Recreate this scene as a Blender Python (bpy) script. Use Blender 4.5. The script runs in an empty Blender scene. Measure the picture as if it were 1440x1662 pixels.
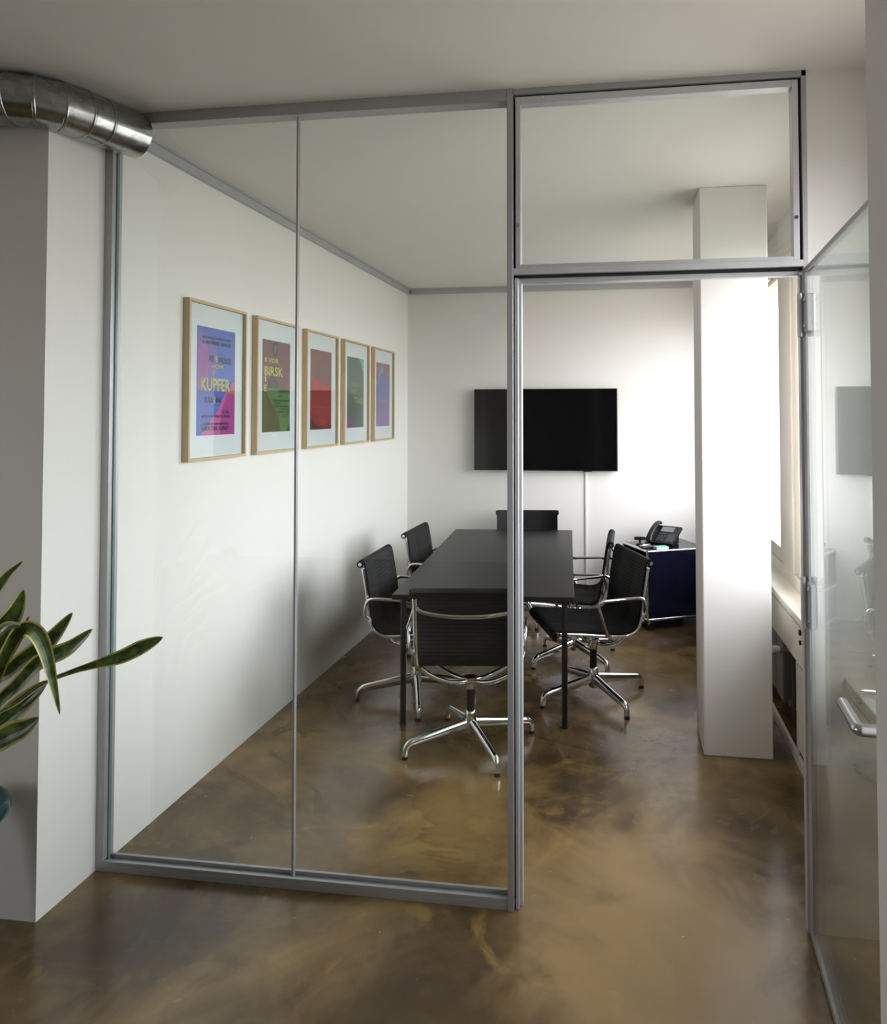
import bpy, math, random
from mathutils import Vector, Matrix
random.seed(4)
S = bpy.context.scene
COL = S.collection
PI = math.pi

# ------------------------------------------------------------------ materials
def new_mat(name):
    m = bpy.data.materials.new(name); m.use_nodes = True
    nt = m.node_tree
    return m, nt, nt.nodes["Principled BSDF"]

def N(nt, kind, **inp):
    n = nt.nodes.new(kind)
    for k, v in inp.items():
        if k in n.inputs: n.inputs[k].default_value = v
        else: setattr(n, k, v)
    return n

def rgb(r, g, b):
    f = lambda c: (c/255/12.92) if c/255 <= 0.04045 else ((c/255+0.055)/1.055)**2.4
    return (f(r), f(g), f(b), 1)

def simple(name, col, rough=0.5, metal=0.0, spec=0.5, var=0.0, scale=8.0, bump=0.0, bscale=200.0):
    m, nt, p = new_mat(name)
    p.inputs["Roughness"].default_value = rough
    p.inputs["Metallic"].default_value = metal
    p.inputs["Specular IOR Level"].default_value = spec
    tc = N(nt, "ShaderNodeTexCoord")
    no = N(nt, "ShaderNodeTexNoise", Scale=scale, Detail=4.0)
    nt.links.new(tc.outputs["Object"], no.inputs["Vector"])
    cr = N(nt, "ShaderNodeValToRGB")
    lo = tuple(c*(1-var) for c in col[:3])+(1,); hi = tuple(min(1, c*(1+var)) for c in col[:3])+(1,)
    cr.color_ramp.elements[0].color = lo; cr.color_ramp.elements[1].color = hi
    cr.color_ramp.elements[0].position = .3; cr.color_ramp.elements[1].position = .7
    nt.links.new(no.outputs["Fac"], cr.inputs["Fac"])
    nt.links.new(cr.outputs["Color"], p.inputs["Base Color"])
    if bump:
        nb = N(nt, "ShaderNodeTexNoise", Scale=bscale, Detail=3.0)
        nt.links.new(tc.outputs["Object"], nb.inputs["Vector"])
        b = N(nt, "ShaderNodeBump", Strength=bump, Distance=0.002)
        nt.links.new(nb.outputs["Fac"], b.inputs["Height"])
        nt.links.new(b.outputs["Normal"], p.inputs["Normal"])
    return m

def glass_mat(name, tint, ior=1.5, rough=0.0):
    m = bpy.data.materials.new(name); m.use_nodes = True
    nt = m.node_tree; nt.nodes.clear()
    out = N(nt, "ShaderNodeOutputMaterial")
    tr = N(nt, "ShaderNodeBsdfTransparent"); tr.inputs["Color"].default_value = tint
    gl = N(nt, "ShaderNodeBsdfGlossy"); gl.inputs["Roughness"].default_value = rough
    gl.inputs["Color"].default_value = (1, 1, 1, 1)
    # Schlick reflectance from the same angle on both faces of the pane
    f0 = ((ior-1)/(ior+1))**2
    ge = N(nt, "ShaderNodeNewGeometry"); dp = N(nt, "ShaderNodeVectorMath", operation='DOT_PRODUCT')
    nt.links.new(ge.outputs["Incoming"], dp.inputs[0]); nt.links.new(ge.outputs["Normal"], dp.inputs[1])
    ab = N(nt, "ShaderNodeMath", operation='ABSOLUTE'); nt.links.new(dp.outputs["Value"], ab.inputs[0])
    om = N(nt, "ShaderNodeMath", operation='SUBTRACT'); om.inputs[0].default_value = 1; nt.links.new(ab.outputs[0], om.inputs[1])
    pw = N(nt, "ShaderNodeMath", operation='POWER'); pw.inputs[1].default_value = 5; nt.links.new(om.outputs[0], pw.inputs[0])
    fr = N(nt, "ShaderNodeMath", operation='MULTIPLY_ADD'); fr.inputs[1].default_value = 1-f0; fr.inputs[2].default_value = f0
    nt.links.new(pw.outputs[0], fr.inputs[0])
    mx = N(nt, "ShaderNodeMixShader")
    nt.links.new(fr.outputs[0], mx.inputs[0]); nt.links.new(tr.outputs[0], mx.inputs[1])
    nt.links.new(gl.outputs[0], mx.inputs[2]); nt.links.new(mx.outputs[0], out.inputs["Surface"])
    return m

M = {}
M['wall'] = simple('white_wall_paint', rgb(226, 224, 219), .7, var=.012, scale=2.0, bump=.12, bscale=120, spec=.3)
M['ceiling'] = simple('white_ceiling_paint', rgb(224, 220, 214), .85, var=.01, scale=1.5, spec=.2)
M['alu'] = simple('anodised_aluminium', rgb(166, 165, 166), .38, metal=.35, var=.03, scale=20)
M['alu_light'] = simple('pale_aluminium', rgb(200, 200, 203), .30, metal=.40, var=.03, scale=20)
M['rail'] = simple('grey_rail_paint', rgb(176, 177, 180), .45, metal=.2, var=.03)
M['chrome'] = simple('polished_aluminium', rgb(222, 222, 224), .07, metal=1.0, var=.02)
M['gasket'] = simple('black_rubber', rgb(18, 18, 20), .7, var=.05)
M['plastic'] = simple('black_plastic', rgb(15, 15, 17), .38, var=.05)
M['key'] = simple('dark_grey_keys', rgb(58, 60, 66), .5, var=.05)
M['lcd'] = simple('grey_display', rgb(112, 120, 124), .3, var=.05)
M['white_plastic'] = simple('white_plastic', rgb(226, 224, 218), .4, var=.02)
M['cream'] = simple('cream_window_paint', rgb(214, 207, 194), .45, var=.03, scale=5)
M['cream_dark'] = simple('shaded_cream_groove', rgb(150, 140, 122), .6, var=.03)
M['radiator'] = simple('grey_radiator_paint', rgb(120, 120, 118), .5, var=.04)
M['mint'] = simple('mint_green_card', rgb(104, 214, 186), .5, var=.04)
M['paper'] = simple('white_mount_board', rgb(226, 231, 232), .8, var=.01)
M['tabletop'] = simple('black_linoleum', rgb(23, 23, 23), .40, var=.10, scale=30, spec=.4)
M['blackmetal'] = simple('black_powder_coat', rgb(16, 16, 17), .4, var=.05)
M['screen'] = simple('glossy_black_screen', rgb(5, 5, 6), .1, spec=.35, var=.02)
M['teal'] = simple('dark_teal_glaze', rgb(12, 44, 48), .22, var=.10, scale=6)
M['soil'] = simple('dark_soil', rgb(40, 30, 22), .95, var=.3, scale=60, bump=.8, bscale=90)
M['leafedge'] = simple('yellow_leaf_margin', rgb(196, 186, 104), .42, var=.12, scale=25)
M['yellow_ink'] = simple('yellow_ink', rgb(196, 184, 88), .6, var=.03)
M['black_ink'] = simple('black_ink', rgb(34, 26, 44), .6, var=.03)
M['glass'] = glass_mat('partition_glass', (.955, .975, .963, 1))
M['door_glass'] = glass_mat('door_glass', (.93, .965, .955, 1), ior=1.62)
M['pane'] = glass_mat('window_glass', (.985, .99, .99, 1))
M['picture_glass'] = glass_mat('picture_glass', (.97, .98, .98, 1))
M['handle'] = simple('satin_steel', rgb(176, 176, 178), .24, metal=.9, var=.02)
M['glass_edge'] = simple('green_glass_edge', rgb(104, 128, 126), .2, var=.05)

def wood():
    m, nt, p = new_mat('pale_oak')
    tc = N(nt, "ShaderNodeTexCoord"); mp = N(nt, "ShaderNodeMapping"); mp.inputs["Scale"].default_value = (40, 40, 3)
    no = N(nt, "ShaderNodeTexNoise", Scale=2.0, Detail=5.0)
    cr = N(nt, "ShaderNodeValToRGB")
    cr.color_ramp.elements[0].color = rgb(178, 152, 112); cr.color_ramp.elements[1].color = rgb(206, 184, 146)
    nt.links.new(tc.outputs["Object"], mp.inputs[0]); nt.links.new(mp.outputs[0], no.inputs["Vector"])
    nt.links.new(no.outputs["Fac"], cr.inputs[0]); nt.links.new(cr.outputs[0], p.inputs["Base Color"])
    p.inputs["Roughness"].default_value = .5
    return m
M['wood'] = wood()

def fabric():
    m, nt, p = new_mat('black_mesh_fabric')
    tc = N(nt, "ShaderNodeTexCoord")
    no = N(nt, "ShaderNodeTexNoise", Scale=400.0, Detail=2.0)
    cr = N(nt, "ShaderNodeValToRGB")
    cr.color_ramp.elements[0].color = rgb(6, 6, 7); cr.color_ramp.elements[1].color = rgb(17, 17, 19)
    nt.links.new(tc.outputs["Object"], no.inputs["Vector"]); nt.links.new(no.outputs["Fac"], cr.inputs[0])
    nt.links.new(cr.outputs[0], p.inputs["Base Color"])
    p.inputs["Roughness"].default_value = .75; p.inputs["Specular IOR Level"].default_value = .3
    b = N(nt, "ShaderNodeBump", Strength=.3, Distance=.001)
    nt.links.new(no.outputs["Fac"], b.inputs["Height"]); nt.links.new(b.outputs[0], p.inputs["Normal"])
    return m
M['fabric'] = fabric()

def leaf():
    m, nt, p = new_mat('dark_green_leaf')
    tc = N(nt, "ShaderNodeTexCoord")
    no = N(nt, "ShaderNodeTexNoise", Scale=18.0, Detail=4.0, Distortion=1.5)
    cr = N(nt, "ShaderNodeValToRGB")
    cr.color_ramp.elements[0].color = rgb(32, 50, 22); cr.color_ramp.elements[1].color = rgb(104, 128, 62)
    cr.color_ramp.elements[0].position = .35; cr.color_ramp.elements[1].position = .75
    nt.links.new(tc.outputs["Object"], no.inputs["Vector"]); nt.links.new(no.outputs["Fac"], cr.inputs[0])
    nt.links.new(cr.outputs[0], p.inputs["Base Color"])
    p.inputs["Roughness"].default_value = .35
    return m
M['leaf'] = leaf()

def navy():
    m, nt, p = new_mat('navy_lacquered_steel')
    tc = N(nt, "ShaderNodeTexCoord")
    no = N(nt, "ShaderNodeTexNoise", Scale=3.0, Detail=2.0)
    cr = N(nt, "ShaderNodeValToRGB")
    cr.color_ramp.elements[0].color = rgb(13, 14, 30); cr.color_ramp.elements[1].color = rgb(19, 20, 40)
    nt.links.new(tc.outputs["Object"], no.inputs["Vector"]); nt.links.new(no.outputs["Fac"], cr.inputs[0])
    nt.links.new(cr.outputs[0], p.inputs["Base Color"])
    p.inputs["Roughness"].default_value = .16
    return m
M['navy'] = navy()

def galvanised():
    m, nt, p = new_mat('galvanised_steel')
    tc = N(nt, "ShaderNodeTexCoord")
    vo = N(nt, "ShaderNodeTexVoronoi", Scale=45.0)
    cr = N(nt, "ShaderNodeValToRGB")
    cr.color_ramp.elements[0].color = rgb(150, 150, 150); cr.color_ramp.elements[1].color = rgb(188, 188, 188)
    nt.links.new(tc.outputs["Object"], vo.inputs["Vector"]); nt.links.new(vo.outputs["Color"], cr.inputs[0])
    nt.links.new(cr.outputs[0], p.inputs["Base Color"])
    no = N(nt, "ShaderNodeTexNoise", Scale=12.0, Detail=3.0)
    nt.links.new(tc.outputs["Object"], no.inputs["Vector"])
    mr = N(nt, "ShaderNodeMapRange"); mr.inputs[3].default_value = .16; mr.inputs[4].default_value = .34
    nt.links.new(no.outputs["Fac"], mr.inputs[0]); nt.links.new(mr.outputs[0], p.inputs["Roughness"])
    p.inputs["Metallic"].default_value = 1.0
    return m
M['galv'] = galvanised()

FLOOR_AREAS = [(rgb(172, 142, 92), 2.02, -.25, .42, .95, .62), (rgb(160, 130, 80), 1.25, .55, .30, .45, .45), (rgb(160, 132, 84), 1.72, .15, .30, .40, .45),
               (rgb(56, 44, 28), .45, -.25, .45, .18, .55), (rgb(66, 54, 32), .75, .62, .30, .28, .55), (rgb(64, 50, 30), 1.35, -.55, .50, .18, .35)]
def floor_mat():
    m, nt, p = new_mat('polished_mottled_floor')
    L = nt.links.new
    tc = N(nt, "ShaderNodeTexCoord")
    def noise(scale, detail, dist, off):
        mp = N(nt, "ShaderNodeMapping"); mp.inputs["Location"].default_value = off
        L(tc.outputs["Object"], mp.inputs[0])
        n = N(nt, "ShaderNodeTexNoise", Scale=scale, Detail=detail, Distortion=dist)
        n.inputs["Roughness"].default_value = .6
        L(mp.outputs[0], n.inputs["Vector"]); return n.outputs["Fac"]
    def ramp(fac, stops):
        r = N(nt, "ShaderNodeValToRGB"); el = r.color_ramp.elements
        while len(el) < len(stops): el.new(.5)
        for e, (pos, c) in zip(el, stops): e.position = pos; e.color = c
        L(fac, r.inputs[0]); return r.outputs[0]
    def mix(a, b, fac, mode='MIX'):
        x = nt.nodes.new("ShaderNodeMix"); x.data_type = 'RGBA'; x.blend_type = mode
        for s, v in ((0, fac), (6, a), (7, b)):
            if hasattr(v, 'is_linked') or hasattr(v, 'links'): L(v, x.inputs[s])
            else: x.inputs[s].default_value = v
        return x.outputs[2]
    g = lambda v: (v, v, v, 1)
    base = ramp(noise(.9, 5, 1.2, (3.1, 1.7, 0)), [(.32, rgb(48, 37, 25)), (.44, rgb(80, 63, 40)), (.55, rgb(114, 92, 56)), (.66, rgb(152, 124, 76))])
    cloud = ramp(noise(2.6, 8, .8, (9, 4, 0)), [(.34, rgb(58, 45, 30)), (.50, rgb(102, 83, 54)), (.66, rgb(150, 126, 82))])
    c = mix(base, cloud, .45)
    vein = ramp(noise(.9, 4, 1.5, (6.5, 2.2, 0)), [(.40, g(0)), (.485, g(.8)), (.50, g(.9)), (.515, g(0))])
    gate = ramp(noise(1.0, 2, 0, (1, 8, 0)), [(.46, g(0)), (.60, g(.75))])
    vg = mix(vein, gate, 1.0, 'MULTIPLY')
    c = mix(c, rgb(58, 45, 30), vg)
    ochre = ramp(noise(3.2, 7, 1.6, (2, 12, 0)), [(.60, g(0)), (.72, g(.55))])
    c = mix(c, rgb(158, 128, 72), ochre)
    rust = ramp(noise(5.0, 6, 3.5, (15, 3, 0)), [(.492, g(0)), (.50, g(.5)), (.506, g(0))])
    rgate = ramp(noise(1.3, 2, 0, (4, 21, 0)), [(.56, g(0)), (.66, g(1))])
    c = mix(c, rgb(140, 82, 46), mix(rust, rgate, 1.0, 'MULTIPLY'))
    speck = ramp(noise(26, 3, .5, (0, 0, 0)), [(.725, g(0)), (.75, g(.7))])
    c = mix(c, rgb(186, 158, 104), speck)
    # pale and dark areas at fixed spots, blended over the mottling
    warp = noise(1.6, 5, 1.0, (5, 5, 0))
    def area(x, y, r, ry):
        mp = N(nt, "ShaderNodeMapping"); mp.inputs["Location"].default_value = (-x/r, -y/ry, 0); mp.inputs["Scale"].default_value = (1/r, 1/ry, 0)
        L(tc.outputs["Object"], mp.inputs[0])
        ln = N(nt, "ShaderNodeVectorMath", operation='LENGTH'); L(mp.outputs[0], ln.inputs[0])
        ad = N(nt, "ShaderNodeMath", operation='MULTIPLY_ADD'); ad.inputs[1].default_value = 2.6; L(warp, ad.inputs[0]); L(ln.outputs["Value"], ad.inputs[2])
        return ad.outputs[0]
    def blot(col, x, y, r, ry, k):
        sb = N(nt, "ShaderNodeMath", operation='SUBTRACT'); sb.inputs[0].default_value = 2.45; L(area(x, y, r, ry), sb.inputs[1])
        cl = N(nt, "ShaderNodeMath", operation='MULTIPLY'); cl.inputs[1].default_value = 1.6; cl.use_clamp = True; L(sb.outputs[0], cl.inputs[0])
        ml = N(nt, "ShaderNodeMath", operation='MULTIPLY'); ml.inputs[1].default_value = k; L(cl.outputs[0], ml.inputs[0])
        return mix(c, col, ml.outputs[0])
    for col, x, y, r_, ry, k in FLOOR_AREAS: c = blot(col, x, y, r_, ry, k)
    L(c, p.inputs["Base Color"])
    mr = N(nt, "ShaderNodeMapRange"); mr.inputs[3].default_value = .13; mr.inputs[4].default_value = .34
    L(noise(4, 5, .4, (7, 7, 0)), mr.inputs[0]); L(mr.outputs[0], p.inputs["Roughness"])
    p.inputs["Specular IOR Level"].default_value = .55
    return m
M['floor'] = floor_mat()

# ------------------------------------------------------------------ mesh tools
class MB:
    def __init__(s): s.v = []; s.f = []; s.mi = []; s.sm = []
    def add(s, vs, fs, mi=0, smooth=False):
        o = len(s.v); s.v += [tuple(v) for v in vs]
        for f in fs: s.f.append(tuple(i+o for i in f)); s.mi.append(mi); s.sm.append(smooth)
        return s
    def box(s, x0, x1, y0, y1, z0, z1, mi=0, mat=None):
        vs = [Vector((x, y, z)) for x in (x0, x1) for y in (y0, y1) for z in (z0, z1)]
        if mat is not None: vs = [mat @ v for v in vs]
        return s.add(vs, [(0, 1, 3, 2), (4, 6, 7, 5), (0, 4, 5, 1), (2, 3, 7, 6), (0, 2, 6, 4), (1, 5, 7, 3)], mi)
    def loops(s, rings, mi=0, caps=True, smooth=True):
        n = len(rings[0]); vs = [p for r in rings for p in r]; fs = []
        for i in range(len(rings)-1):
            for j in range(n):
                a = i*n+j; b = i*n+(j+1) % n
                fs.append((a, b, b+n, a+n))
        s.add(vs, fs, mi, smooth)
        if caps:
            s.add(rings[0], [tuple(range(n-1, -1, -1))], mi); s.add(rings[-1], [tuple(range(n))], mi)
        return s
    def sweep(s, pts, rx, ry=None, n=10, up=(0, 0, 1), mi=0, taper=None, smooth_path=0):
        P = [Vector(p) for p in pts]
        if smooth_path: P = catmull(P, smooth_path)
        ry = ry or rx; rings = []; up = Vector(up)
        T = [(P[min(i+1, len(P)-1)]-P[max(i-1, 0)]).normalized() for i in range(len(P))]
        u = up-T[0]*up.dot(T[0])
        if u.length < 1e-4: u = Vector((1, 0, 0))-T[0]*T[0].x
        u.normalize()
        for i, p in enumerate(P):
            if i:
                q = T[i-1].rotation_difference(T[i]); u = q @ u
                u = (u-T[i]*u.dot(T[i])).normalized()
            w = T[i].cross(u); k = taper(i/(len(P)-1)) if taper else 1
            rings.append([p+(w*math.cos(a)*rx+u*math.sin(a)*ry)*k for a in (2*PI*j/n for j in range(n))])
        return s.loops(rings, mi)
    def cyl(s, a, b, r, r2=None, n=20, mi=0):
        r2 = r if r2 is None else r2
        a, b = Vector(a), Vector(b); t = (b-a).normalized()
        u = t.orthogonal().normalized(); w = t.cross(u)
        ring = lambda c, rr: [c+(u*math.cos(2*PI*j/n)+w*math.sin(2*PI*j/n))*rr for j in range(n)]
        return s.loops([ring(a, r), ring(b, r2)], mi)
    def lathe(s, prof, c=(0, 0, 0), n=40, mi=0):
        c = Vector(c)
        return s.loops([[c+Vector((r*math.cos(2*PI*j/n), r*math.sin(2*PI*j/n), z)) for j in range(n)] for r, z in prof], mi)
    def prism(s, poly, h0, h1, mat=None, mi=0):
        n = len(poly); vs = [Vector((x, y, h0)) for x, y in poly]+[Vector((x, y, h1)) for x, y in poly]
        if mat is not None: vs = [mat @ v for v in vs]
        return s.add(vs, [tuple(range(n-1, -1, -1)), tuple(range(n, 2*n))]+[(j, (j+1) % n, n+(j+1) % n, n+j) for j in range(n)], mi)
    def build(s, name, mats, parent=None, bevel=0.0, segs=2, kind=None, label=None):
        me = bpy.data.meshes.new(name); me.from_pydata(s.v, [], s.f)
        for m in (mats if isinstance(mats, (list, tuple)) else [mats]): me.materials.append(m)
        for p, mi, sm in zip(me.polygons, s.mi, s.sm): p.material_index = mi; p.use_smooth = sm
        me.update()
        o = bpy.data.objects.new(name, me); COL.objects.link(o)
        if parent is not None: o.parent = parent
        if bevel:
            b = o.modifiers.new('bevel', 'BEVEL'); b.width = bevel; b.segments = segs; b.limit_method = 'ANGLE'; b.angle_limit = math.radians(50)
        if kind: o['kind'] = kind
        if label: o['label'] = label
        return o

def catmull(P, k):
    out = []
    for i in range(len(P)-1):
        p0, p1, p2, p3 = P[max(i-1, 0)], P[i], P[i+1], P[min(i+2, len(P)-1)]
        for j in range(k):
            t = j/k
            out.append(.5*((2*p1)+(p2-p0)*t+(2*p0-5*p1+4*p2-p3)*t*t+(3*p1-p0-3*p2+p3)*t**3))
    return out+[P[-1]]

def round_poly(pts, r, k=6):
    """rounded open polyline"""
    P = [Vector(p) for p in pts]; out = [P[0]]
    for i in range(1, len(P)-1):
        a, b, c = P[i-1], P[i], P[i+1]
        d1 = min(r, (a-b).length*.49); d2 = min(r, (c-b).length*.49)
        s, e = b+(a-b).normalized()*d1, b+(c-b).normalized()*d2
        for j in range(k+1):
            t = j/k; out.append(s*(1-t)**2+b*2*t*(1-t)+e*t*t)
    return out+[P[-1]]

def box(x0, x1, y0, y1, z0, z1): return MB().box(x0, x1, y0, y1, z0, z1)

def empty(name, loc=(0, 0, 0), rz=0.0):
    o = bpy.data.objects.new(name, None); COL.objects.link(o); o.location = loc; o.rotation_euler = (0, 0, rz)
    o.empty_display_size = .1
    return o

def tag(o, label, cat, group=None):
    o['label'] = label; o['category'] = cat
    if group: o['group'] = group
    return o

def struct(o, label=None):
    o['kind'] = 'structure'
    if label: o['label'] = label
    return o

# ------------------------------------------------------------------ room shell
H = 2.77
D = 3.856
XR = 2.85
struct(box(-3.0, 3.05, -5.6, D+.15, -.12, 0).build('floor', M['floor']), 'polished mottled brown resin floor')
struct(box(-3.0, 3.05, -5.6, D+.15, H, H+.15).build('ceiling', M['ceiling']), 'plain white painted ceiling')
wl = MB().box(-.3, 0, 0, D, 0, H).box(-3.0, 0, -.3, 0, 0, H)
struct(wl.build('wall_left', M['wall']), 'white wall beside the meeting table with its front end')
struct(box(-.3, 3.05, D, D+.15, 0, H).build('wall_back', M['wall']), 'white wall behind the television')
struct(box(-3.15, 3.05, -5.75, -5.6, 0, H).build('wall_rear', M['wall']))
wq = MB().box(-3.15, -3.0, -5.6, 0, 0, 1.0).box(-3.15, -3.0, -5.6, 0, 2.3, H).box(-3.15, -3.0, -5.6, -2.8, 1.0, 2.3).box(-3.15, -3.0, -2.0, 0, 1.0, 2.3)  # wall out of view; its opening is added to brighten the front room
struct(wq.build('wall_side', M['wall']))
# window wall: parapet, lintel, solid piers, with two long openings
wr = MB()
wr.box(XR, XR+.2, -5.6, D, 0, .74)
wr.box(XR, XR+.2, -5.6, D, 2.60, H)
wr.box(XR-.045, XR, 1.60, 1.92, 2.60, H)
for y0, y1 in ((-5.6, -1.26), (-.12, .09), (D-.12, D)): wr.box(XR, XR+.2, y0, y1, .74, 2.60)
struct(wr.build('wall_right', M['wall']), 'white window wall')
struct(box(2.500, XR, 0.0, .05, 0, H).build('wall_partition', M['wall']), 'white wall strip between glass door frame and windows')
struct(box(2.283, 2.606, 1.197, 1.54, 0, H).build('wall_pillar', M['wall'], bevel=.006), 'white square pillar in the meeting room')
struct(box(2.29, 2.61, -1.63, -1.27, 0, H).build('wall_pier', M['wall'], bevel=.006), 'grey-white pillar in the near foreground')

# ceiling-edge rails in the meeting room
r = MB().box(0.0, .022, .05, D, H-.05, H-.012).box(.0, .034, .05, D, H-.012, H)
struct(r.build('trim_1', M['rail']), 'grey metal rail along the top of the poster wall')
r = MB().box(.034, 2.49, D-.022, D, H-.05, H-.012).box(.034, 2.49, D-.034, D, H-.012, H)
struct(r.build('trim_2', M['rail']), 'grey metal rail along the top of the television wall')

# window sills
sl = MB().box(2.69, XR, .05, D-.0, .70, .725).build('trim_3', M['cream'], bevel=.004)
struct(sl, 'cream sill below the meeting room windows')
sl = MB().box(2.60, XR, -1.27, 0, .785, .81).build('trim_4', M['cream'], bevel=.004)
struct(sl, 'pale sill below the window beside the opened glass door')

# ------------------------------------------------------------------ outside windows
def window(name, y0, y1, z0, posts, label):
    root = struct(empty(name, (XR, (y0+y1)/2, z0)), label)
    inv = Matrix.Translation(-Vector(root.location))
    def part(nm, mb, mat, bev=.004):
        mb.v = [tuple(inv @ Vector(v)) for v in mb.v]
        return mb.build(nm, mat, root, bevel=bev)
    z1 = 2.60
    part('outer_frame', MB().box(XR-.05, XR+.06, y0, y1, z0-.002, z0+.065).box(XR-.05, XR+.06, y0, y1, z1-.07, z1)
         .box(XR-.05, XR+.06, y0, y0+.05, z0+.065, z1-.07).box(XR-.05, XR+.06, y1-.05, y1, z0+.065, z1-.07), M['cream'])
    for a, b in posts:
        part('mullion', MB().box(XR-.05, XR+.06, a+.13, b-.13, z0+.065, z1-.07), M['cream'])
    edges = [y0+.05]+[e for a, b in posts for e in (a+.13, b-.13)]+[y1-.05]
    for i in range(0, len(edges), 2):
        a, b = edges[i]+.003, edges[i+1]-.003
        lo, hi = z0+.068, z1-.073
        f = part('casement', MB().box(XR-.035, XR+.03, a, a+.12, lo, hi).box(XR-.035, XR+.03, b-.12, b, lo, hi)
             .box(XR-.035, XR+.03, a+.12, b-.12, lo, lo+.075).box(XR-.035, XR+.03, a+.12, b-.12, hi-.08, hi), M['cream'])
        part('pane', MB().box(XR-.004, XR+.004, a+.12, b-.12, lo+.075, hi-.08), M['pane'], 0)
        if i:
            part('hinge', MB().cyl((XR-.043, a+.002, lo+.10), (XR-.043, a+.002, lo+.17), .007, n=10), M['alu'], 0)
            part('hinge', MB().cyl((XR-.043, a+.002, hi-.17), (XR-.043, a+.002, hi-.10), .007, n=10), M['alu'], 0)
    return root
window('window_3', .09, D-.12, .725, [(1.50, 2.02)], 'tall cream framed window behind the white pillar')
window('window_4', -1.26, -.12, .81, [], 'bright window beside the foreground pillar')
# small blind cassette under the lintel behind the pillar
c = MB().box(2.745, 2.80, 2.02, 3.55, 2.47, 2.53).cyl((2.772, 2.03, 2.462), (2.772, 3.54, 2.462), .016)
tag(c.build('roller_blind', M['white_plastic'], bevel=.004), 'rolled-up white blind cassette at the top of the window behind the pillar', 'blind')

# ------------------------------------------------------------------ glass partition
P0, P1 = -.028, .028
root = struct(empty('window_1', (0, 0, 0)), 'fixed glass partition with slim grey aluminium frame')
MB().box(.0, 1.516, P0-.004, P1, H-.042, H).build('head_rail', M['alu'], root, bevel=.002)
MB().box(.0, .031, P0, P1, .038, H-.042).build('side_jamb', M['alu'], root, bevel=.002)
MB().box(.0, 1.516, P0, P1, 0, .024).box(0, 1.516, P0, P0+.012, .024, .038).box(0, 1.516, P1-.012, P1, .024, .038).build('sill_rail', M['alu'], root, bevel=.0015)
MB().box(.031, .7435, -.005, .005, .02, H-.03).build('glass_pane', M['glass'], root)
MB().box(.7505, 1.516, -.005, .005, .02, H-.03).build('glass_pane', M['glass'], root)
MB().box(.7435, .7505, -.008, .008, .026, H-.042).build('glass_joint', M['alu'], root, label='thin grey upright joint between the two panes')
MB().box(1.516, 1.537, P0-.006, P1, 0, H).build('corner_post', M['alu'], root, bevel=.002)
MB().box(.031, .035, -.006, .006, .026, H-.042).build('glass_seal', M['glass_edge'], root)

ZB0, ZB1 = 2.118, 2.150   # bar over the door
root = struct(empty('trim_5', (1.537, 0, 0)), 'grey aluminium door frame with overhead bar')
o = Vector((1.537, 0, 0))
def fr(x0, x1, y0, y1, z0, z1): return MB().box(x0-1.537, x1-1.537, y0, y1, z0, z1)
fr(1.5405, 1.553, -.020, .03, 0, ZB0).build('jamb', M['alu_light'], root, bevel=.0015)
fr(1.553, 1.562, .0, .03, 0, ZB0-.012).build('door_stop', M['alu_light'], root, bevel=.001)
fr(1.537, 1.5405, -.010, .02, .03, H-.03).build('seal', M['gasket'], root)
fr(2.484, 2.500, P0, P1, 0, H).build('jamb', M['alu'], root, bevel=.0015)
fr(2.478, 2.484, .0, .03, 0, ZB0-.012).build('door_stop', M['alu_light'], root, bevel=.001)
fr(1.537, 2.484, P0-.003, P1, ZB0+.010, ZB1).build('overhead_bar', M['alu_light'], root, bevel=.0015)
fr(1.5405, 2.484, -.012, .02, ZB0+.002, ZB0+.010).build('seal', M['gasket'], root)
fr(1.553, 2.478, .0, .03, ZB0-.014, ZB0+.002).build('head_stop', M['alu_light'], root, bevel=.001)
fr(1.537, 2.500, P0, P1, H-.020, H).build('top_rail', M['alu'], root, bevel=.0015)

root = struct(empty('window_2', (1.543, 0, ZB1)), 'tilting glass light above the door opening')
def tf(x0, x1, y0, y1, z0, z1): return MB().box(x0-1.543, x1-1.543, y0, y1, z0-ZB1, z1-ZB1)
b = MB()
for a in ((1.5445, 1.562, ZB1, H-.026), (2.456, 2.476, ZB1, H-.026), (1.562, 2.456, ZB1, ZB1+.014), (1.562, 2.456, H-.050, H-.026)):
    b.box(a[0]-1.543, a[1]-1.543, -.022, .022, a[2]-ZB1, a[3]-ZB1)
f = b.build('sash_frame', M['alu_light'], root, bevel=.0015)
tf(1.560, 2.458, -.004, .004, ZB1+.012, H-.048).build('glass_pane', M['glass'], root)
tf(2.476, 2.484, -.012, .02, ZB1, H-.02).build('seal', M['gasket'], root)
tf(1.5445, 2.484, -.012, .02, H-.026, H-.020).build('seal', M['gasket'], root)
for x, z in ((1.552, 2.30), (2.466, 2.29), (1.64, H-.036), (2.30, H-.036)):
    MB().cyl((x-1.543, -.020, z-ZB1), (x-1.543, -.026, z-ZB1), .006, n=12).build('screw', M['chrome'], root)

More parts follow.
